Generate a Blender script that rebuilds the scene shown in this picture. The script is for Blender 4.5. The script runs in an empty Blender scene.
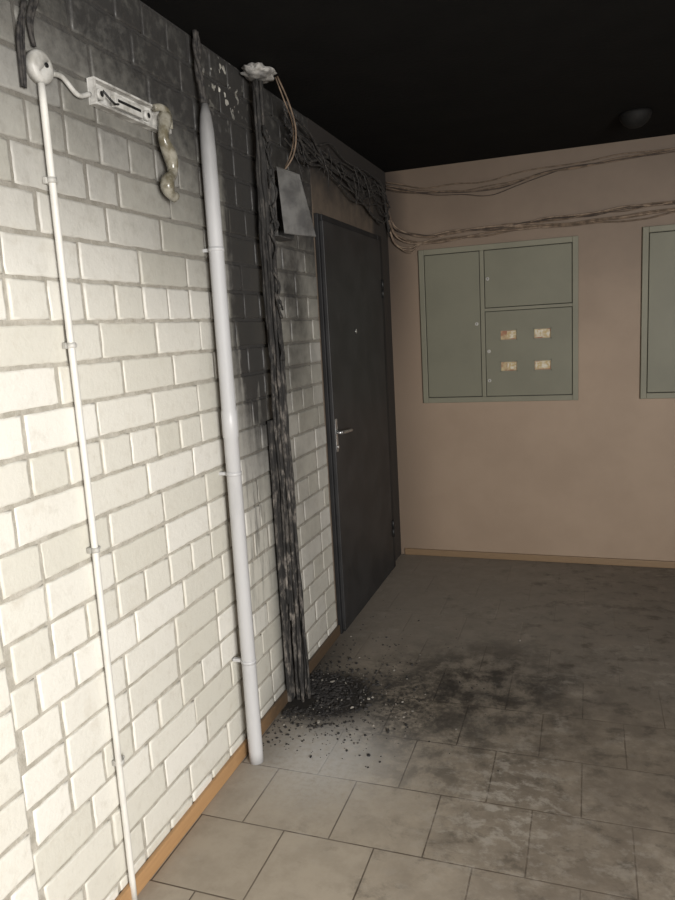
import bpy, bmesh, math, random
from mathutils import Vector, Matrix, noise as mnoise
random.seed(7)
R=random.uniform
scn=bpy.context.scene
try:
    scn.view_settings.view_transform='Standard'
except Exception: pass

# ------------------------------------------------------------------ node helpers
def new_mat(name):
    m=bpy.data.materials.new(name); m.use_nodes=True
    nt=m.node_tree; nt.nodes.clear()
    out=nt.nodes.new('ShaderNodeOutputMaterial'); b=nt.nodes.new('ShaderNodeBsdfPrincipled')
    nt.links.new(b.outputs[0],out.inputs[0])
    return m,nt,b
class N:
    def __init__(s,nt): s.nt=nt
    def link(s,a,b): s.nt.links.new(a,b)
    def _set(s,inp,v):
        if isinstance(v,bpy.types.NodeSocket): s.link(v,inp)
        else: inp.default_value=v
    def math(s,op,a,b=0.0,c=0.0,clamp=False):
        n=s.nt.nodes.new('ShaderNodeMath'); n.operation=op; n.use_clamp=clamp
        s._set(n.inputs[0],a); s._set(n.inputs[1],b); s._set(n.inputs[2],c); return n.outputs[0]
    def add(s,a,b,clamp=False): return s.math('ADD',a,b,clamp=clamp)
    def sub(s,a,b): return s.math('SUBTRACT',a,b)
    def mul(s,a,b,clamp=False): return s.math('MULTIPLY',a,b,clamp=clamp)
    def mx(s,a,b): return s.math('MAXIMUM',a,b)
    def smooth(s,v,a,b,c=0.0,d=1.0):
        n=s.nt.nodes.new('ShaderNodeMapRange'); n.interpolation_type='SMOOTHSTEP'
        if a>b: a,b,c,d=b,a,d,c
        s._set(n.inputs[0],v); n.inputs[1].default_value=a; n.inputs[2].default_value=b
        n.inputs[3].default_value=c; n.inputs[4].default_value=d; return n.outputs[0]
    def bell(s,v,c,w):
        d=s.math('DIVIDE',s.sub(v,c),w); return s.math('EXPONENT',s.mul(s.mul(d,d),-1.0))
    def pos(s):
        g=s.nt.nodes.new('ShaderNodeTexCoord'); x=s.nt.nodes.new('ShaderNodeSeparateXYZ')
        s.link(g.outputs['Object'],x.inputs[0]); return g.outputs['Object'],x.outputs[0],x.outputs[1],x.outputs[2]
    def noise(s,vec,scale,detail=4,rough=0.55,stretch=None,dist=0.0):
        mp=s.nt.nodes.new('ShaderNodeMapping'); s.link(vec,mp.inputs[0])
        mp.inputs['Scale'].default_value=stretch or (1,1,1); vec=mp.outputs[0]
        n=s.nt.nodes.new('ShaderNodeTexNoise'); s.link(vec,n.inputs['Vector'])
        n.inputs['Scale'].default_value=scale; n.inputs['Detail'].default_value=detail
        n.inputs['Roughness'].default_value=rough; n.inputs['Distortion'].default_value=dist
        return n.outputs[0]
    def mix(s,f,a,b,mode='MIX'):
        n=s.nt.nodes.new('ShaderNodeMix'); n.data_type='RGBA'; n.blend_type=mode
        s._set(n.inputs[0],f)
        for i,v in ((6,a),(7,b)):
            if isinstance(v,bpy.types.NodeSocket): s.link(v,n.inputs[i])
            else: n.inputs[i].default_value=(*v,1)
        return n.outputs[2]
    def bump(s,h,strength,dist,bsdf):
        n=s.nt.nodes.new('ShaderNodeBump'); n.inputs['Strength'].default_value=strength
        n.inputs['Distance'].default_value=dist; s.link(h,n.inputs['Height']); s.link(n.outputs[0],bsdf.inputs['Normal'])
def simple(name,col,rough=0.5,metal=0.0,nscale=30,var=0.25,bump=0.0,col2=None,spec=0.5):
    m,nt,b=new_mat(name); n=N(nt); P,x,y,z=n.pos()
    f=n.noise(P,nscale,5)
    c2=col2 or tuple(c*(1-var) for c in col)
    fac=n.smooth(f,0.35,0.65)
    n.link(n.mix(fac,col,c2),b.inputs['Base Color'])
    b.inputs['Roughness'].default_value=rough; b.inputs['Metallic'].default_value=metal; b.inputs['Specular IOR Level'].default_value=spec
    if bump: n.bump(f,bump,0.004,b)
    return m

# wall soot field: real smoke staining, function of place on the wall
def soot_field(n,P,y,z):
    big=n.noise(P,3.0,5); fine=n.noise(P,22,6,0.7); streak=n.noise(P,6,6,0.62,(1,3.5,0.35))
    t=n.add(z,n.mul(n.sub(y,1.5),0.25)); t=n.add(t,n.mul(n.sub(big,0.5),0.20))
    top=n.add(n.smooth(t,1.55,2.25,0.0,0.62),n.smooth(t,2.10,2.55,0.0,0.35))
    # plume around the riser
    pl=n.mul(n.bell(y,2.62,0.31),n.smooth(z,0.60,1.65,0.20,1.15))
    pl=n.mul(pl,n.smooth(streak,0.22,0.56,0.78,1.15))
    pr=n.mul(n.bell(y,3.02,0.45),n.smooth(z,0.2,2.0,0.38,0.90))
    pr=n.mul(pr,n.smooth(big,0.3,0.65,0.8,1.1))
    drip=n.mul(n.mul(n.bell(y,2.54,0.22),n.smooth(z,0.15,0.9,0.15,1.0)),n.smooth(streak,0.42,0.62,0.15,0.8))
    core=n.mul(n.bell(y,2.72,0.13),n.smooth(z,0.0,0.5,1.0,0.95))
    base=n.mul(n.bell(y,2.75,0.38),n.smooth(z,0.40,0.0,0.0,0.65))
    s=n.mx(n.mx(top,pl),n.mx(core,base)); s=n.mx(n.mx(s,pr),drip)
    s=n.add(s,n.mul(n.mul(s,n.sub(fine,0.5)),0.40))
    # places where paint flaked off near the ceiling
    fl=n.mul(n.mul(n.bell(y,2.50,0.12),n.bell(z,2.50,0.09)),n.smooth(n.noise(P,24,2,0.5),0.60,0.63))
    s=n.math('MINIMUM',n.mx(s,0.0),0.97)
    s=n.mul(s,n.sub(1.0,n.mul(fl,0.8,clamp=True)))
    return n.mx(s,0.0), fine, big
def wall_brick_mat():
    m,nt,b=new_mat('painted_silicate_brick'); n=N(nt); P,x,y,z=n.pos()
    s,fine,big=soot_field(n,P,y,z)
    a=nt.nodes.new('ShaderNodeAttribute'); a.attribute_name='tint'
    col=n.mix(a.outputs['Fac'],(0.61,0.59,0.515),(0.76,0.74,0.68))
    col=n.mix(n.mul(n.smooth(fine,0.5,0.75),0.35),col,(0.48,0.445,0.375))
    blot=n.smooth(n.noise(P,10,6,0.65),0.55,0.72,0.0,0.28)
    col=n.mix(blot,col,(0.50,0.45,0.36))
    col=n.mix(s,col,(0.022,0.021,0.021))
    n.link(col,b.inputs['Base Color']); b.inputs['Roughness'].default_value=0.45
    h=n.add(n.noise(P,60,6,0.65),n.mul(big,0.5)); n.bump(h,0.4,0.004,b)
    return m
def mortar_mat():
    m,nt,b=new_mat('cement_mortar'); n=N(nt); P,x,y,z=n.pos()
    s,fine,big=soot_field(n,P,y,z)
    col=n.mix(n.smooth(fine,0.35,0.65),(0.35,0.325,0.27),(0.48,0.45,0.39))
    col=n.mix(s,col,(0.016,0.015,0.015))
    n.link(col,b.inputs['Base Color']); b.inputs['Roughness'].default_value=0.9
    n.bump(n.noise(P,90,6,0.7),0.7,0.005,b); return m
def plaster_left_mat():
    m,nt,b=new_mat('sooty_plaster'); n=N(nt); P,x,y,z=n.pos()
    f=n.noise(P,9,6,0.6)
    s=n.mx(n.smooth(n.add(z,n.mul(f,0.35)),2.30,2.60,0.60,0.97),n.smooth(y,4.2,4.45,0.0,0.95))
    col=n.mix(s,(0.28,0.21,0.15),(0.018,0.016,0.015))
    n.link(col,b.inputs['Base Color']); b.inputs['Roughness'].default_value=0.85
    n.bump(f,0.3,0.004,b); return m
def back_mat():
    m,nt,b=new_mat('beige_brown_paint'); n=N(nt); P,x,y,z=n.pos()
    f=n.noise(P,3,6,0.6); g=n.noise(P,40,4)
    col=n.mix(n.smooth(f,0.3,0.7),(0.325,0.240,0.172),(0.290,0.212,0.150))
    top=n.smooth(n.add(z,n.mul(f,0.25)),1.20,2.85,0.0,0.64)  # light fading up the wall, painted into its colour
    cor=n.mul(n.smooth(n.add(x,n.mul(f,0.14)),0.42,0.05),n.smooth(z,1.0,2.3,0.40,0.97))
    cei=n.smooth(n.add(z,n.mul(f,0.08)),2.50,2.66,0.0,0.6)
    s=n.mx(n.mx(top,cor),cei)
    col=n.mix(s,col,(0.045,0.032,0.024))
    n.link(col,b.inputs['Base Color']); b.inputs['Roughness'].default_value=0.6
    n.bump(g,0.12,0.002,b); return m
def ceiling_mat():
    m,nt,b=new_mat('soot_black_ceiling'); n=N(nt); P,x,y,z=n.pos()
    f=n.noise(P,5,6,0.6)
    n.link(n.mix(f,(0.004,0.004,0.004),(0.010,0.0095,0.009)),b.inputs['Base Color']); b.inputs['Roughness'].default_value=0.9
    b.inputs['Specular IOR Level'].default_value=0.1
    n.bump(n.noise(P,50,5),0.3,0.004,b); return m
def floor_mat():
    m,nt,b=new_mat('dusty_floor_tile'); n=N(nt); P,x,y,z=n.pos()
    mp=nt.nodes.new('ShaderNodeMapping'); n.link(P,mp.inputs[0]); mp.inputs['Location'].default_value=(-0.0185,-0.05,0)
    br=nt.nodes.new('ShaderNodeTexBrick'); n.link(mp.outputs[0],br.inputs[0])
    br.inputs['Scale'].default_value=1; br.inputs['Mortar Size'].default_value=0.003; br.inputs['Mortar Smooth'].default_value=0.4
    br.inputs['Brick Width'].default_value=0.305; br.inputs['Row Height'].default_value=0.305
    br.inputs['Color1'].default_value=(0.34,0.292,0.23,1); br.inputs['Color2'].default_value=(0.385,0.335,0.27,1)
    br.inputs['Mortar'].default_value=(0.09,0.068,0.05,1); br.inputs['Bias'].default_value=0
    mott=n.noise(P,7,7,0.65); fine=n.noise(P,45,6,0.7); big=n.noise(P,2.3,5,0.6,dist=0.2); sm=n.noise(P,15,8,0.72,(1,1.3,1),0.15)
    patch=n.noise(P,5.5,8,0.72,(1.2,1,1),0.2)
    col=br.outputs['Color']
    col=n.mix(n.smooth(mott,0.4,0.65,0.0,0.40),col,(0.24,0.205,0.16))
    # soot grime away from the wall, with the dimness of grazing light painted in
    g=n.mul(n.smooth(n.add(x,n.mul(n.sub(big,0.5),0.9)),0.55,1.25),n.smooth(mott,0.25,0.65,0.50,0.88))
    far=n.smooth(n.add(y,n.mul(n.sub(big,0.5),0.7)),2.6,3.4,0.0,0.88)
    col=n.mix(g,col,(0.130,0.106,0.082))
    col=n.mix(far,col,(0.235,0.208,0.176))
    farR=n.mul(n.smooth(x,0.9,2.0,0.0,0.55),n.smooth(y,2.4,3.2))  # light falloff toward the far right, painted into the floor colour
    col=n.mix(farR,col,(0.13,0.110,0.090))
    # smeared dark soot in the middle of the lobby
    zone=n.mul(n.bell(x,0.85,0.44),n.bell(y,3.00,0.44))
    dk=n.mul(zone,n.smooth(patch,0.38,0.60,0.25,1.1))
    col=n.mix(n.math('MINIMUM',dk,0.92),col,(0.034,0.030,0.026))
    zone2=n.mul(n.bell(x,0.72,0.26),n.bell(y,2.45,0.42))
    col=n.mix(n.mul(zone2,n.smooth(patch,0.44,0.60,0.1,0.7)),col,(0.045,0.038,0.031))
    dk2=n.mul(n.smooth(n.noise(P,9,8,0.72,(1,1.2,1),0.2),0.50,0.66),n.smooth(n.add(n.mul(x,0.25),big),0.55,0.85,0.10,0.60))
    col=n.mix(dk2,col,(0.055,0.046,0.037))
    # pale trodden dust marks
    d=n.mul(n.smooth(sm,0.47,0.62),n.mx(n.mul(n.bell(x,0.98,0.26),n.bell(y,2.20,0.40)),n.smooth(big,0.48,0.64,0.0,0.45)))
    col=n.mix(n.mul(d,0.8),col,(0.36,0.33,0.285))
    # pale ash dust in front of the pile
    pd=n.mul(n.mul(n.bell(x,0.32,0.24),n.bell(y,2.34,0.27)),n.smooth(fine,0.3,0.6,0.45,0.95))
    col=n.mix(pd,col,(0.56,0.55,0.53))
    # charcoal pile stain
    pile=n.mul(n.mul(n.bell(x,0.14,0.25),n.bell(y,2.74,0.22)),1.9)
    halo=n.mul(n.mul(n.bell(x,0.48,0.34),n.bell(y,2.76,0.36)),n.smooth(n.add(n.mul(fine,0.6),n.mul(mott,0.4)),0.38,0.58,0.10,1.0))
    edge=n.mul(n.mul(n.smooth(x,0.30,0.02),n.bell(y,2.9,0.55)),0.8)
    s=n.mx(n.mx(n.mul(pile,n.smooth(fine,0.25,0.55,0.6,1.0)),n.mul(halo,0.92)),edge)
    s=n.math('MINIMUM',s,0.97)
    col=n.mix(s,col,(0.012,0.011,0.011))
    n.link(col,b.inputs['Base Color'])
    n.link(n.smooth(mott,0.3,0.7,0.5,0.85),b.inputs['Roughness']); b.inputs['Specular IOR Level'].default_value=0.35
    h=n.add(n.mul(br.outputs['Fac'],-1.0),n.mul(fine,0.25)); n.bump(h,0.4,0.003,b)
    return m
def wood_mat(name,c1,c2,grimey=None):
    m,nt,b=new_mat(name); n=N(nt); P,x,y,z=n.pos()
    f=n.noise(P,12,5,0.6,(1,0.6,8))
    col=n.mix(f,c1,c2)
    if grimey is not None:
        s=n.smooth(n.add(y,n.mul(n.noise(P,12,5),0.3)),2.15,2.75,0.05,0.88)
        col=n.mix(s,col,(0.03,0.025,0.02))
    n.link(col,b.inputs['Base Color']); b.inputs['Roughness'].default_value=0.55; return m
def char_mat():
    m,nt,b=new_mat('charred_insulation'); n=N(nt); P,x,y,z=n.pos()
    f=n.noise(P,40,6,0.7,(1,1,0.4)); g=n.noise(P,11,5,0.6,(1,1,0.5))
    a=n.mul(n.smooth(f,0.46,0.66),n.smooth(g,0.35,0.6,0.30,0.95))
    low=n.smooth(z,1.9,0.7,0.35,1.0)
    col=n.mix(n.mul(a,low),(0.018,0.017,0.016),(0.23,0.205,0.18))
    n.link(col,b.inputs['Base Color']); b.inputs['Roughness'].default_value=0.85
    n.bump(f,0.8,0.006,b); return m
def pipe_mat(name,c,sootz0,sootz1,dirt=0.35):
    m,nt,b=new_mat(name); n=N(nt); P,x,y,z=n.pos()
    f=n.noise(P,14,5,0.65,(1,1,0.3))
    s=n.mx(n.smooth(n.add(z,n.mul(f,0.3)),sootz0,sootz1,0.0,0.75),n.mul(n.smooth(f,0.5,0.75),dirt))
    n.link(n.mix(s,c,(0.05,0.047,0.042)),b.inputs['Base Color']); b.inputs['Roughness'].default_value=0.4
    return m

M={}
M['brick']=wall_brick_mat(); M['mortar']=mortar_mat(); M['plL']=plaster_left_mat(); M['back']=back_mat()
M['ceil']=ceiling_mat(); M['floor']=floor_mat()
M['plain']=simple('plain_wall_paint',(0.30,0.24,0.19),0.8,nscale=4)
M['woodL']=wood_mat('orange_wood',(0.50,0.30,0.14),(0.36,0.20,0.09),1)
M['woodB']=wood_mat('dull_wood',(0.25,0.165,0.09),(0.17,0.11,0.06))
M['door']=simple('dark_grey_door_enamel',(0.028,0.028,0.029),0.5,nscale=6,var=0.3,spec=0.35)
M['frame']=simple('door_frame_enamel',(0.020,0.020,0.021),0.6,nscale=6,var=0.3,spec=0.25)
M['chrome']=simple('brushed_steel',(0.55,0.55,0.55),0.28,0.9,nscale=20)
M['dark']=simple('dark_hardware',(0.015,0.015,0.015),0.5)
M['panel']=simple('grey_green_enamel',(0.190,0.185,0.138),0.5,nscale=3,var=0.10,spec=0.3)
M['panelf']=simple('grey_green_frame_enamel',(0.215,0.207,0.155),0.5,nscale=3,var=0.12,spec=0.3)
M['gap']=simple('shadow_gap',(0.015,0.015,0.013),0.8)
M['meter']=simple('meter_face',(0.50,0.42,0.24),0.4,nscale=22,col2=(0.30,0.13,0.07))
M['meter2']=simple('meter_label',(0.62,0.58,0.48),0.5,nscale=60,col2=(0.45,0.33,0.15))
M['char']=char_mat()
M['soot']=simple('black_soot_cable',(0.012,0.011,0.011),0.8,nscale=60,bump=0.6,col2=(0.05,0.045,0.04))
M['cable']=simple('dusty_cable_sheath',(0.20,0.14,0.095),0.7,nscale=30,col2=(0.10,0.07,0.047))
M['cable2']=simple('pale_cable_sheath',(0.28,0.21,0.15),0.7,nscale=30,col2=(0.15,0.105,0.075))
M['cable3']=simple('brown_cable_sheath',(0.08,0.055,0.04),0.7,nscale=30,col2=(0.04,0.028,0.022))
M['pipe']=pipe_mat('grey_pvc_pipe',(0.49,0.49,0.495),2.05,2.6,0.12)
M['conduit']=pipe_mat('white_pvc_conduit',(0.66,0.645,0.60),2.35,2.8,0.25)
M['white']=simple('sooty_white_plastic',(0.52,0.51,0.48),0.5,nscale=25,col2=(0.34,0.33,0.30))
M['metal']=simple('scorched_sheet_metal',(0.58,0.57,0.54),0.45,0.0,nscale=18,col2=(0.25,0.24,0.22))
M['burnt']=simple('burnt_box_steel',(0.105,0.102,0.096),0.65,0.1,nscale=14,col2=(0.045,0.043,0.041),bump=0.3)
M['melt']=simple('melted_plastic',(0.28,0.265,0.22),0.22,nscale=30,col2=(0.12,0.105,0.07),bump=0.4)
M['foam']=simple('grey_plaster_patch',(0.34,0.33,0.31),0.9,nscale=25,col2=(0.13,0.125,0.12),bump=0.8)
M['chip']=simple('charcoal_chip',(0.012,0.011,0.011),0.85,nscale=40,col2=(0.035,0.032,0.03),bump=0.4)
M['ash']=simple('pale_ash_flake',(0.26,0.24,0.21),0.9,nscale=40)
M['glass']=simple('sooty_lamp_glass',(0.012,0.0115,0.011),0.7,nscale=20,spec=0.2)

# ------------------------------------------------------------------ mesh helpers
def finish(bm,name,mats,parent=None,smooth=False):
    me=bpy.data.meshes.new(name); bm.normal_update(); bm.to_mesh(me); bm.free()
    for k in mats: me.materials.append(M[k])
    if smooth:
        for p in me.polygons: p.use_smooth=True
    o=bpy.data.objects.new(name,me); bpy.context.collection.objects.link(o)
    if parent: o.parent=parent
    return o
def empty(name,loc=(0,0,0)):
    e=bpy.data.objects.new(name,None); e.empty_display_size=0.1; bpy.context.collection.objects.link(e); return e
def box(bm,a,b,mi=0,bev=0.0,mat=None,seg=2):
    a=Vector(a);b=Vector(b); c=(a+b)/2; s=b-a
    r=bmesh.ops.create_cube(bm,size=1,matrix=Matrix.Translation(c)@Matrix.Diagonal((abs(s.x),abs(s.y),abs(s.z),1)))
    vs=r['verts']; fs=set(f for v in vs for f in v.link_faces)
    for f in fs: f.material_index=mi
    if bev>0:
        es=set(e for v in vs for e in v.link_edges)
        r2=bmesh.ops.bevel(bm,geom=list(es),offset=bev,segments=seg,profile=0.5,affect='EDGES')
        vs=list(set(v for f in r2['faces'] for v in f.verts)|set(v for v in vs if v.is_valid))
        for f in r2['faces']: f.material_index=mi
    if mat is not None: bmesh.ops.transform(bm,matrix=mat,verts=[v for v in vs if v.is_valid])
    return vs
def tube(bm,pts,rad,seg=10,mi=0,cap=True):
    pts=[Vector(p) for p in pts]; n=len(pts)
    if not hasattr(rad,'__len__'): rad=[rad]*n
    t0=(pts[1]-pts[0]).normalized(); u=t0.orthogonal().normalized(); rings=[]
    for i,p in enumerate(pts):
        t=(pts[min(i+1,n-1)]-pts[max(i-1,0)]).normalized()
        u=(u-t*u.dot(t)); u=u.normalized() if u.length>1e-6 else t.orthogonal().normalized()
        w=t.cross(u)
        rings.append([bm.verts.new(p+(u*math.cos(2*math.pi*k/seg)+w*math.sin(2*math.pi*k/seg))*rad[i]) for k in range(seg)])
    for a,b in zip(rings[:-1],rings[1:]):
        for k in range(seg):
            f=bm.faces.new((a[k],a[(k+1)%seg],b[(k+1)%seg],b[k])); f.material_index=mi; f.smooth=True
    if cap:
        f=bm.faces.new(rings[0][::-1]); f.material_index=mi; f=bm.faces.new(rings[-1]); f.material_index=mi
def catmull(pts,n=8):
    pts=[Vector(p) for p in pts]; P=[pts[0]*2-pts[1]]+pts+[pts[-1]*2-pts[-2]]; out=[]
    for i in range(1,len(P)-2):
        for k in range(n):
            t=k/n; a,b,c,d=P[i-1],P[i],P[i+1],P[i+2]
            out.append(0.5*((2*b)+(-a+c)*t+(2*a-5*b+4*c-d)*t*t+(-a+3*b-3*c+d)*t**3))
    out.append(pts[-1]); return out
def wob(pts,amp,fr,seed,ax=(1,1,1)):
    o=[]
    for i,p in enumerate(pts):
        v=mnoise.noise_vector(Vector((p.x*fr+seed*7.3,p.y*fr+seed*1.7,p.z*fr-seed*3.1)))
        o.append(p+Vector((v.x*ax[0],v.y*ax[1],v.z*ax[2]))*amp)
    return o

H=2.6; D=4.74; XR=3.3; YR=-2.0
# ------------------------------------------------------------------ room shell
bm=bmesh.new(); box(bm,(-0.3,YR-0.2,-0.15),(XR+0.2,D+0.2,0)); finish(bm,'floor',['floor'])
bm=bmesh.new(); box(bm,(-0.3,YR-0.2,H),(XR+0.2,D+0.2,H+0.15)); finish(bm,'ceiling',['ceil'])
bm=bmesh.new(); box(bm,(-0.3,D,0),(XR+0.2,D+0.2,H)); finish(bm,'wall_back',['back'])
bm=bmesh.new(); box(bm,(-0.3,YR-0.2,0),(XR,YR,H)); finish(bm,'wall_rear',['plain'])
# right wall with window opening
wy0,wy1,wz0,wz1=-1.55,0.05,0.80,2.25
bm=bmesh.new()
box(bm,(XR,YR-0.2,0),(XR+0.2,wy0,H)); box(bm,(XR,wy1,0),(XR+0.2,D,H))
box(bm,(XR,wy0,0),(XR+0.2,wy1,wz0)); box(bm,(XR,wy0,wz1),(XR+0.2,wy1,H)); finish(bm,'wall_right',['plain'])
win=empty('window_1')
bm=bmesh.new()
for a,b in (((wy0,wz0),(wy1,wz0+0.06)),((wy0,wz1-0.06),(wy1,wz1)),((wy0,wz0),(wy0+0.06,wz1)),((wy1-0.06,wz0),(wy1,wz1)),((-0.78,wz0),(-0.72,wz1))):
    box(bm,(XR+0.06,a[0],a[1]),(XR+0.12,b[0],b[1]),0,0.004)
finish(bm,'window_frame',['white'],win)

# ------------------------------------------------------------------ brick wall
bm=bmesh.new(); tl=bm.loops.layers.float_color.new('tint')
def brick(y0,y1,z0,z1,xf):
    g=0.0050; y0+=g+R(-.001,.0012); y1-=g+R(-.001,.0012); z0+=g+R(-.0012,.0015); z1-=g+R(-.0012,.0015)
    if y1-y0<0.02: return
    xf+=R(-0.0025,0.002); yaw=R(-.012,.012)
    ny=max(2,int((y1-y0)/0.022)); nz=5; out=[]
    for i in range(ny): out.append((y0+(y1-y0)*i/ny,z0))
    for i in range(nz): out.append((y1,z0+(z1-z0)*i/nz))
    for i in range(ny): out.append((y1-(y1-y0)*i/ny,z1))
    for i in range(nz): out.append((y0,z1-(z1-z0)*i/nz))
    cy,cz=(y0+y1)/2,(z0+z1)/2; hy,hz=(y1-y0)/2,(z1-z0)/2
    jit=[(R(-.0013,.0013),R(-.0013,.0013)) for _ in out]; rings=[]
    for ins,dx in ((0,-0.016),(0.0,-0.004),(0.0018,-0.0014),(0.006,0.0)):
        ring=[]
        for (py,pz),(jy,jz) in zip(out,jit):
            yy=cy+(py-cy)*(hy-ins)/hy+jy; zz=cz+(pz-cz)*(hz-ins)/hz+jz
            ring.append(bm.verts.new((xf+dx+yaw*(yy-cy),yy,zz)))
        rings.append(ring)
    t=R(0,1); n=len(out); fs=[]
    for a,b in zip(rings[:-1],rings[1:]):
        for k in range(n):
            fs.append(bm.faces.new((a[k],a[(k+1)%n],b[(k+1)%n],b[k])))
    for f in fs: f.smooth=True
    fs.append(bm.faces.new(rings[-1]))
    for f in fs:
        f.material_index=0
        for l in f.loops: l[tl]=(t,t,t,1)
PZ=0.105; YB=1.172; YD=3.352
def row(k,zoff,y_start,y_end,xf,shift):
    z0=max(0.0,zoff+k*PZ); z1=min(H,zoff+(k+1)*PZ)
    if z1-z0<0.03: return
    hd=(k%4==3); st=0.1345 if hd else 0.268
    off={0:0.134,1:0.0,2:0.067,3:0.0}[k%4]
    if k==14: off=0.052
    y=1.46+off+shift
    while y>y_start: y-=st
    while y<y_end:
        L=st
        if (not hd) and random.random()<0.16: L=0.1345
        a=max(y,y_start); b=min(y+L,y_end)
        if y_end-b<0.05: b=y_end
        brick(a,b,z0,z1,xf); y+=L
        if b==y_end: break
for k in range(-1,25):
    row(k,0.085,YB,YD,0.0,0.0)
    row(k,0.055,YR,YB-0.004,0.014,0.09)
box(bm,(-0.3,YR,0),(-0.0045,YD,H),1)
box(bm,(-0.0045,YR,0),(0.0095,YB-0.006,H),1)
box(bm,(-0.3,YD,0),(0.0,D,H),2)
finish(bm,'wall_left',['brick','mortar','plL'])

# baseboards
bm=bmesh.new(); box(bm,(0.0,YB,0),(0.016,YD-0.002,0.055),0,0.004); finish(bm,'baseboard_left',['woodL'])
bm=bmesh.new(); box(bm,(0.03,D-0.016,0),(XR,D,0.045),0,0.004); finish(bm,'baseboard_back',['woodB'])

# ------------------------------------------------------------------ steel door
door=empty('door_1')
y0,y1,zt=3.355,4.47,2.165
bm=bmesh.new()
box(bm,(0,y0,0),(0.022,y0+0.04,zt),0,0.004); box(bm,(0,y1-0.085,0),(0.03,y1,zt),0,0.004); box(bm,(0,y0+0.04,zt-0.05),(0.028,y1-0.085,zt),0,0.004)
box(bm,(0,y0+0.04,0),(0.028,y1-0.085,0.02),0,0.003)
finish(bm,'door_frame',['frame'],door)
bm=bmesh.new(); box(bm,(0.022,y0+0.012,0.022),(0.042,y1-0.09,zt-0.035),0,0.003)
finish(bm,'door_leaf',['door'],door)
bm=bmesh.new()
for z in (0.29,1.84):
    tube(bm,[(0.045,y1-0.08,z-0.055),(0.045,y1-0.08,z-0.002)],0.009,12); tube(bm,[(0.045,y1-0.08,z+0.002),(0.045,y1-0.08,z+0.055)],0.009,12)
finish(bm,'door_hinges',['dark'],door)
bm=bmesh.new(); hy=3.388
box(bm,(0.042,hy-0.014,0.985),(0.046,hy+0.014,1.155),0,0.003)
tube(bm,[(0.046,hy,1.085),(0.074,hy,1.085)],0.010,14)
tube(bm,catmull([(0.070,hy-0.004,1.085),(0.080,hy+0.02,1.085),(0.083,hy+0.06,1.083),(0.080,hy+0.135,1.078)],6),[0.0095]*12+[0.0085]*7,12)
tube(bm,[(0.046,hy,1.01),(0.052,hy,1.01)],0.009,14)
finish(bm,'door_handle',['chrome'],door)
bm=bmesh.new(); tube(bm,[(0.042,3.80,1.59),(0.047,3.80,1.59)],0.012,16); finish(bm,'peephole',['chrome'],door)

# ------------------------------------------------------------------ electrical panels
def panel(x0,x1,z0,z1):
    p=empty('electrical_panel'); yf=D
    fw=0.035
    bm=bmesh.new()
    box(bm,(x0,yf-0.022,z0),(x0+fw,yf,z1),0,0.003); box(bm,(x1-fw,yf-0.022,z0),(x1,yf,z1),0,0.003)
    box(bm,(x0+fw,yf-0.022,z1-fw),(x1-fw,yf,z1),0,0.003); box(bm,(x0+fw,yf-0.022,z0),(x1-fw,yf,z0+fw),0,0.003)
    xm=x0+0.40
    box(bm,(xm-0.004,yf-0.020,z0+fw),(xm+0.022,yf,z1-fw),0,0.002)
    box(bm,(xm+0.022,yf-0.020,z0+0.585),(x1-fw,yf,z0+0.605),0,0.002)
    finish(bm,'panel_frame',['panelf'],p)
    bm=bmesh.new(); box(bm,(x0+fw,yf-0.006,z0+fw),(x1-fw,yf-0.001,z1-fw)); finish(bm,'panel_recess',['gap'],p)
    g=0.004
    def leaf(bm,a,b,c,d): box(bm,(a+g,yf-0.018,c+g),(b-g,yf-0.007,d-g),0,0.002)
    bm=bmesh.new()
    leaf(bm,x0+fw,xm-0.004,z0+fw,z1-fw); finish(bm,'panel_door_tall',['panel'],p)
    bm=bmesh.new(); leaf(bm,xm+0.022,x1-fw,z0+0.605,z1-fw); finish(bm,'panel_door_upper',['panel'],p)
    bm=bmesh.new(); a,b,c,d=xm+0.022+g,x1-fw-g,z0+fw+g,z0+0.585-g
    wx=[(x0+0.515,x0+0.625),(x0+0.725,x0+0.835)]; wz=[(z0+0.195,z0+0.262),(z0+0.395,z0+0.462)]
    xs=[a,wx[0][0],wx[0][1],wx[1][0],wx[1][1],b]; zs=[c,wz[0][0],wz[0][1],wz[1][0],wz[1][1],d]
    for i in range(5):
        for j in range(5):
            if i in(1,3) and j in(1,3): continue
            box(bm,(xs[i],yf-0.018,zs[j]),(xs[i+1],yf-0.007,zs[j+1]))
    finish(bm,'panel_door_meters',['panel'],p)
    bm=bmesh.new()
    for i,(u,v) in enumerate(wx):
        for j,(s,t) in enumerate(wz):
            for (e0,e1) in (((u,s),(v,s+0.005)),((u,t-0.005),(v,t)),((u,s),(u+0.005,t)),((v-0.005,s),(v,t))):
                box(bm,(e0[0],yf-0.020,e0[1]),(e1[0],yf-0.010,e1[1]),2)
            box(bm,(u,yf-0.010,s),(v,yf-0.0065,t),0)
            box(bm,(u+0.01+0.035*(1-i),yf-0.012,s+0.012),(v-0.012,yf-0.010,t-0.010),1)
    finish(bm,'meters',['meter','meter2','panelf'],p)
    bm=bmesh.new()
    for (lx,lz) in ((xm-0.03,z0+0.51),(xm+0.045,z0+0.79),(xm+0.045,z0+0.14),(xm+0.045,z0+0.33)):
        tube(bm,[(lx,yf-0.018,lz),(lx,yf-0.024,lz)],0.011,14,0); box(bm,(lx-0.0015,yf-0.0255,lz-0.006),(lx+0.0015,yf-0.023,lz+0.006),1)
    finish(bm,'panel_locks',['chrome','dark'],p)
panel(0.205,1.200,1.08,2.085)
panel(1.560,2.555,1.08,2.100)

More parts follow.
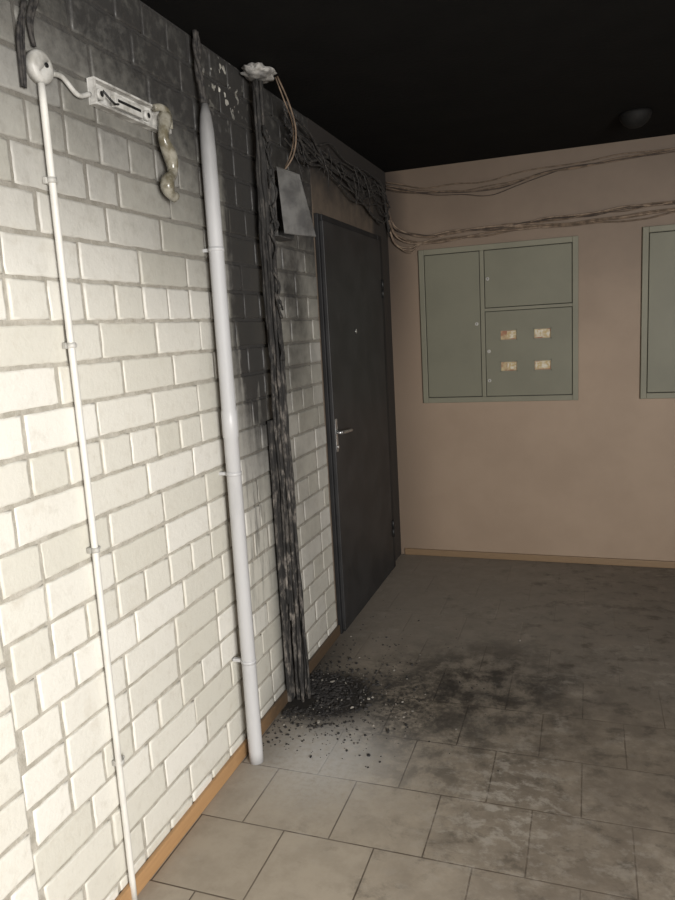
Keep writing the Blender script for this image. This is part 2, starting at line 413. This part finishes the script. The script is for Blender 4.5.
# ------------------------------------------------------------------ cables on back wall
def cables(name,paths,mats):
    bm=bmesh.new()
    for pts,r,mi in paths: tube(bm,pts,r,7,mi)
    return finish(bm,name,mats)
paths=[]
for i in range(9):
    dz=R(-0.035,0.045); s=R(0,50); r=R(0.0028,0.005)
    base=catmull([(0.012,D-0.03-R(0,.03),2.36+dz*.5),(0.07,D-0.035,2.20+dz),(0.25,D-0.03,2.145+dz*.8),(0.55,D-0.03,2.155+dz*.7),(0.9,D-0.03,2.165+dz*.7),(1.3,D-0.03,2.17+dz),(1.75,D-0.03,2.19+dz),(2.3,D-0.03,2.20+dz),(3.28,D-0.03,2.22+dz)],10)
    w=wob(base,0.020,5,s,(0.3,0.3,1)); w=[Vector((p.x,min(p.y,D-0.008),p.z)) for p in w]
    paths.append((w,r,random.choice((0,0,1,2))))
for i in range(3):
    base=catmull([(0.012,D-0.04,2.28),(0.05+R(0,.03),D-0.04,2.14),(0.16,D-0.04,2.09+R(-.02,.02)),(0.27,D-0.03,2.14),(0.6,D-0.03,2.19),(1.0,D-.03,2.13+R(0,.05))],8)
    paths.append((base,0.0035,1))
for i in range(5):
    dz=R(-0.02,0.03); s=R(0,50)
    base=catmull([(0.012,D-0.03,2.50+dz),(0.3,D-0.025,2.44+dz),(0.7,D-0.025,2.42+dz*2),(1.1,D-0.025,2.48+dz),(1.75,D-0.025,2.51+dz),(2.5,D-.025,2.52+dz),(3.28,D-.025,2.52+dz)],12)
    w=wob(base,0.022,4,s,(0.2,0.2,1)); w=[Vector((p.x,min(p.y,D-0.008),p.z)) for p in w]
    paths.append((w,R(0.0022,0.0035),random.choice((0,0,2))))
cables('wall_cable_bundle',paths,['cable','cable2','cable3'])

# soot-black cables along top of left wall above the door
paths=[]
for i in range(11):
    s=R(0,90); z=R(2.38,2.52)
    base=catmull([(0.05+R(0,.03),2.93,z+.03),(0.03+R(0,.03),3.2,z+R(-.08,.03)),(0.03,3.6,z+R(-.10,.02)),(0.03,4.1,z+R(-.11,.02)),(0.03,4.5,z-R(0.0,.16)),(0.03,4.68,z-R(0.05,.24))],9)
    w=wob(base,0.035,4,s,(0.4,0.3,1)); w=[Vector((max(p.x,0.01),p.y,min(p.z,2.59))) for p in w]
    paths.append((w,R(0.0035,0.006),0))
for i in range(22):
    y=R(2.95,4.4); z=R(2.40,2.5); L=R(0.06,0.22)
    base=catmull([(0.03,y,z),(0.05,y+R(-.03,.03),z-L*.5),(0.04+R(0,.03),y+R(-.06,.06),z-L)],6)
    paths.append((base,[0.0035]*6+[0.002]*7,0))
cables('sooty_cable_run',paths,['soot'])

# ------------------------------------------------------------------ burnt riser cable bundle
bm=bmesh.new()
CX,CY=0.062,2.668
for i in range(17):
    a=R(0,6.28); rr=R(0,0.028); s=R(0,99); ox,oy=math.cos(a)*rr*0.8,math.sin(a)*rr
    pts=[]
    n=64; zb=0.0 if i<12 else R(0.2,1.2); z_t=2.553 if i<9 else R(2.0,2.4)
    for k in range(n+1):
        z=z_t-(z_t-0.002-zb)*k/n
        v=mnoise.noise_vector(Vector((s,s*2,z*3.0)))*0.010+mnoise.noise_vector(Vector((s,-s,z*9)))*0.004
        wd=0.95+0.40*math.exp(-(z-0.1)**2/0.5); 
        if z>2.25: wd*=0.75
        pts.append(Vector((max(0.012,CX+ox*wd+v.x),CY+oy*wd+v.y+0.012*math.sin(z*1.6+1),z)))
    rad=[R(0.0065,0.0075)*(1+0.5*mnoise.noise(Vector((s,k*0.5,0)))) for k in range(n+1)]
    tube(bm,pts,rad,7,0)
for i in range(16):
    z=R(1.6,2.40); yy=CY+R(-.03,.02); L=R(0.05,0.14)
    pts=catmull([(CX+0.02,yy,z),(CX+0.03+R(0,.008),yy+R(-.02,.02),z-L*.5),(CX+0.025+R(0,.01),yy+R(-.03,.02),z-L)],5)
    tube(bm,pts,[R(.003,.007) for _ in pts],5,0)
box(bm,(0.03,CY+0.020,0.002),(0.070,CY+0.046,1.55),0,0.003)
box(bm,(0.012,CY-0.035,0.002),(0.030,CY+0.035,1.25),0,0.004)
finish(bm,'burnt_cable_riser',['char'])

# burnt junction box hanging open beside the riser
jb=empty('burnt_junction_box')
bm=bmesh.new()
c=[Vector((0.100,2.742,2.000)),Vector((0.200,2.835,1.985)),Vector((0.160,2.795,2.225)),Vector((0.085,2.742,2.255))]
nrm=(c[1]-c[0]).cross(c[3]-c[0]).normalized()
n=8; g0=[];g1=[]
for j in range(n+1):
    r0=[];r1=[]
    for i in range(n+1):
        u,v=i/n,j/n; p=(c[0]*(1-u)+c[1]*u)*(1-v)+(c[3]*(1-u)+c[2]*u)*v
        p=p+nrm*(0.006*math.sin(u*3.1)*math.sin(v*4)+0.003*mnoise.noise(p*20))
        r0.append(bm.verts.new(p)); r1.append(bm.verts.new(p-nrm*0.0025))
    g0.append(r0); g1.append(r1)
for j in range(n):
    for i in range(n):
        bm.faces.new((g0[j][i],g0[j][i+1],g0[j+1][i+1],g0[j+1][i])); bm.faces.new((g1[j][i],g1[j+1][i],g1[j+1][i+1],g1[j][i+1]))
for i in range(n):
    bm.faces.new((g0[0][i],g1[0][i],g1[0][i+1],g0[0][i+1])); bm.faces.new((g0[n][i],g0[n][i+1],g1[n][i+1],g1[n][i]))
    bm.faces.new((g0[i][0],g0[i+1][0],g1[i+1][0],g1[i][0])); bm.faces.new((g0[i][n],g1[i][n],g1[i+1][n],g0[i+1][n]))
for a,b in ((0,1),(1,2),(2,3)):
    tube(bm,[c[a]-nrm*0.004,c[b]-nrm*0.004],0.0035,6)
finish(bm,'box_lid',['burnt'],jb)
bm=bmesh.new()
for a,b in (((0.0,2.745,1.99),(0.006,2.92,2.25)),((0.006,2.745,1.99),(0.07,2.751,2.25)),((0.006,2.914,1.99),(0.07,2.92,2.25)),((0.006,2.751,1.99),(0.07,2.914,1.996)),((0.006,2.751,2.244),(0.07,2.914,2.25))):
    box(bm,a,b,0,0.001)
finish(bm,'box_body',['burnt'],jb)
bm=bmesh.new()
tube(bm,catmull([(0.10,2.775,2.597),(0.135,2.79,2.50),(0.15,2.81,2.40),(0.13,2.81,2.30),(0.06,2.80,2.22)],8),0.0035,7)
tube(bm,catmull([(0.09,2.780,2.597),(0.11,2.80,2.52),(0.13,2.83,2.43),(0.12,2.83,2.33),(0.06,2.82,2.22)],8),0.003,7)
finish(bm,'box_supply_wire',['cable'],jb)

# plaster patch lump at ceiling
bm=bmesh.new(); bmesh.ops.create_icosphere(bm,subdivisions=4,radius=1)
for v in bm.verts:
    k=1+0.35*mnoise.noise(v.co*2.2)+0.15*mnoise.noise(v.co*6)
    v.co=Vector((0.07+v.co.x*0.055*k,2.665+v.co.y*0.080*k,max(2.556,min(H,2.582+v.co.z*0.022*k))))
finish(bm,'plaster_patch',['foam'],None,True)

# ------------------------------------------------------------------ grey pipe
bm=bmesh.new()
P0=Vector((0.068,2.205,0.0)); P1=Vector((0.045,2.262,2.37))
def pl(t): return P0.lerp(P1,t)
prof=[]
for t,r in ((0,.027),(0.02,.027),(.525,.0265),(.526,.0288),(.565,.0288),(.567,.0262),(.93,.026),(.965,.024),(.985,.019),(1.0,.011)): prof.append((pl(t),r))
tube(bm,[p for p,r in prof],[r for p,r in prof],24)
for t in (0.17,0.47,0.80):
    c=pl(t); box(bm,(0.0,c.y-0.008,c.z-0.006),(c.x,c.y+0.008,c.z+0.006),0,0.002)
    tube(bm,[pl(t-0.003),pl(t+0.003)],0.0280,24)
finish(bm,'grey_pipe',['pipe'])
bm=bmesh.new()
for i in range(4):
    base=catmull([(0.044+R(-.006,.006),2.262+R(-.006,.006),2.372),(0.035+R(-.01,.01),2.265+R(-.01,.01),2.46),(0.03,2.27+R(-.02,.02),2.55),(0.03,2.27+R(-.02,.02),2.60)],6)
    tube(bm,base,R(.005,.009),8)
finish(bm,'burnt_cable_stub',['soot'])

# ------------------------------------------------------------------ thin white conduit + round box
con=empty('white_conduit')
bm=bmesh.new(); tube(bm,catmull([(0.018,1.492,0.0),(0.018,1.495,0.6),(0.018,1.50,1.2),(0.018,1.499,1.8),(0.018,1.502,2.222)],8),0.0090,16)
finish(bm,'conduit_tube',['conduit'],con)
bm=bmesh.new()
for z in (2.0,1.60,1.06,0.44):
    box(bm,(0,1.486,z-0.008),(0.012,1.518,z+0.008),0,0.002); tube(bm,[(0.018,1.500,z-0.007),(0.018,1.500,z+0.007)],0.0115,16)
    tube(bm,[(0.012,1.521,z),(0.016,1.521,z)],0.005,8)
finish(bm,'conduit_clips',['white'],con)
jr=empty('round_junction_box')
bm=bmesh.new(); c=Vector((0,1.510,2.262))
prof=((0.0,.038),(0.020,.038),(0.025,.034),(0.027,.028),(0.0265,.024))
tube(bm,[c+Vector((x,0,0)) for x,r in prof],[r for x,r in prof],32); finish(bm,'box_cover',['white'],jr)
bm=bmesh.new(); tube(bm,[c+Vector((.0265,0.006,.004)),c+Vector((.030,0.006,.004))],0.006,10); finish(bm,'cover_screw',['dark'],jr)
bm=bmesh.new(); tube(bm,catmull([(0.013,1.550,2.26),(0.013,1.59,2.262),(0.014,1.64,2.235),(0.014,1.69,2.25)],6),0.0065,10)
finish(bm,'lamp_feed_cable',['white'])
bm=bmesh.new()
for i in range(4):
    base=catmull([(0.012,1.505+R(-.01,.01),2.305),(0.014,1.50+R(-.015,.0),2.36),(0.014,1.52+R(-.01,.01),2.42),(0.014,1.56+R(-.01,.01),2.50)],6)
    tube(bm,base,R(.003,.006),7)
for i in range(3):
    base=catmull([(0.012,1.485+R(-.01,.01),2.40),(0.012,1.46+R(-.01,.01),2.32),(0.012,1.452+R(-.01,.01),2.20)],6)
    tube(bm,base,R(.003,.005),7)
finish(bm,'burnt_wire',['soot'])

# ------------------------------------------------------------------ scorched wall lamp with melted cover
lamp=empty('burnt_wall_lamp')
bm=bmesh.new(); zc=2.262
box(bm,(0.0,1.70,zc-0.034),(0.006,2.02,zc+0.034),0,0.002)
box(bm,(0.006,1.70,zc+0.028),(0.026,2.02,zc+0.034),0,0.001); box(bm,(0.006,1.70,zc-0.034),(0.026,2.02,zc-0.028),0,0.001)
box(bm,(0.006,1.70,zc-0.028),(0.026,1.706,zc+0.028),0,0.001)
box(bm,(0.006,1.79,zc-0.018),(0.024,1.92,zc+0.014),1,0.003)
box(bm,(0.024,1.80,zc-0.004),(0.0245,1.91,zc+0.004),2,0)
for y in (1.735,1.955): tube(bm,[(0.006,y,zc),(0.020,y,zc)],0.015,14,1); tube(bm,[(0.020,y,zc),(0.0205,y,zc)],0.008,10,2)
tube(bm,catmull([(0.02,1.74,zc+.01),(0.03,1.77,zc-.015),(0.025,1.80,zc-.01)],5),0.003,6,2)
box(bm,(0.0,2.0,zc-0.034),(0.036,2.055,zc+0.03),0,0.006)
finish(bm,'lamp_base',['metal','white','dark'],lamp)
bm=bmesh.new()
pts=catmull([(0.030,2.03,2.285),(0.045,2.00,2.25),(0.045,1.985,2.20),(0.045,2.015,2.155),(0.045,2.02,2.11),(0.045,1.985,2.075),(0.045,1.99,2.045),(0.045,2.025,2.035)],6)
rad=[0.019+0.003*math.sin(i*0.45) for i in range(len(pts))]; rad[-1]=.010
tube(bm,pts,rad,12,0)
pts=catmull([(0.03,1.97,2.285),(0.042,1.99,2.29),(0.045,2.02,2.28),(0.04,2.035,2.24)],6)
tube(bm,pts,[0.011]*len(pts),10,0)
finish(bm,'melted_cover',['melt'],lamp)

# ------------------------------------------------------------------ ceiling lamp
bm=bmesh.new(); prof=((0.0,.075),(-.012,.078),(-.03,.072),(-.05,.058),(-.066,.036),(-.073,.012))
tube(bm,[Vector((1.48,4.13,H+a)) for a,r in prof],[r for a,r in prof],28)
finish(bm,'ceiling_lamp',['glass'])

# ------------------------------------------------------------------ debris
bm=bmesh.new(); rd=random.Random(11)
def chip(x,y,s,mi,zb=0.0):
    n=rd.choice((4,5,6)); a0=rd.uniform(0,6.28); h=s*rd.uniform(0.25,0.7); el=rd.uniform(0.35,1.0); lo=[];hi=[]
    if abs(x-CX)<0.055 and abs(y-CY)<0.065: return
    if x<0.075 and y>3.30: return
    ca,sa=math.cos(a0),math.sin(a0)
    for k in range(n):
        a=2*math.pi*k/n; r=s*rd.uniform(0.6,1.1); u,v=math.cos(a)*r,math.sin(a)*r*el
        px,py=x+u*ca-v*sa,y+u*sa+v*ca; px=max(px,0.018)
        lo.append(bm.verts.new((px,py,zb))); hi.append(bm.verts.new((x+(px-x)*.75,y+(py-y)*.75,zb+h*rd.uniform(.6,1.2))))
    f=bm.faces.new(lo[::-1]); f.material_index=mi; f=bm.faces.new(hi); f.material_index=mi
    for k in range(n):
        f=bm.faces.new((lo[k],lo[(k+1)%n],hi[(k+1)%n],hi[k])); f.material_index=mi
cnt=0
while cnt<2300:
    q=rd.random()
    if q<0.55: x=abs(rd.gauss(0.05,0.15))+0.03; y=rd.gauss(2.74,0.13); sg=.0055
    elif q<0.92: x=abs(rd.gauss(0.20,0.22))+.03; y=rd.gauss(2.72,0.25); sg=.003
    else: x=abs(rd.gauss(0.25,0.28))+.03; y=rd.gauss(2.95,0.45); sg=.003
    if y<2.27 or y>4.2 or x>1.0: continue
    s=min(0.016,abs(rd.gauss(0,sg))+0.0014)
    chip(x,y,s,1 if rd.random()<0.06 else 0); cnt+=1
for i in range(260):
    a=rd.uniform(0,6.28); r=abs(rd.gauss(0,.08)); chip(max(.03,0.12+math.cos(a)*r),2.74+math.sin(a)*r*1.1,rd.uniform(.006,.016),0)
finish(bm,'charred_debris',['chip','ash'])

# ------------------------------------------------------------------ light
w=bpy.data.worlds.new('World'); scn.world=w; w.use_nodes=True
w.node_tree.nodes['Background'].inputs[0].default_value=(0.8,0.88,1,1); w.node_tree.nodes['Background'].inputs[1].default_value=1.5
la=bpy.data.lights.new('window_daylight','AREA'); la.shape='RECTANGLE'; la.size=1.45; la.size_y=1.3; la.energy=222; la.color=(1.0,0.975,0.94)
lo=bpy.data.objects.new('window_daylight',la); bpy.context.collection.objects.link(lo)
lo.location=(2.95,-0.85,1.52)
dv=Vector((0.0,1.6,0.8))-lo.location; lo.rotation_euler=dv.to_track_quat('-Z','Y').to_euler()

# ------------------------------------------------------------------ camera
Yc=Vector((0.3276,0.1752,-0.9285)).normalized();Zc=Vector((-0.0547,0.9852,0.1623));Zc=(Zc-Yc*Zc.dot(Yc)).normalized();Xc=Yc.cross(Zc)
rot=Matrix(((Xc.x,Xc.y,Xc.z),(Yc.x,Yc.y,Yc.z),(Zc.x,Zc.y,Zc.z)))
cam=bpy.data.cameras.new('camera'); co=bpy.data.objects.new('camera',cam); bpy.context.collection.objects.link(co)
cam.sensor_fit='VERTICAL'; cam.sensor_height=36; cam.lens=36*710/900; cam.clip_start=0.05
co.matrix_world=Matrix.Translation((1.256,0,1.6))@rot.to_4x4()
scn.camera=co
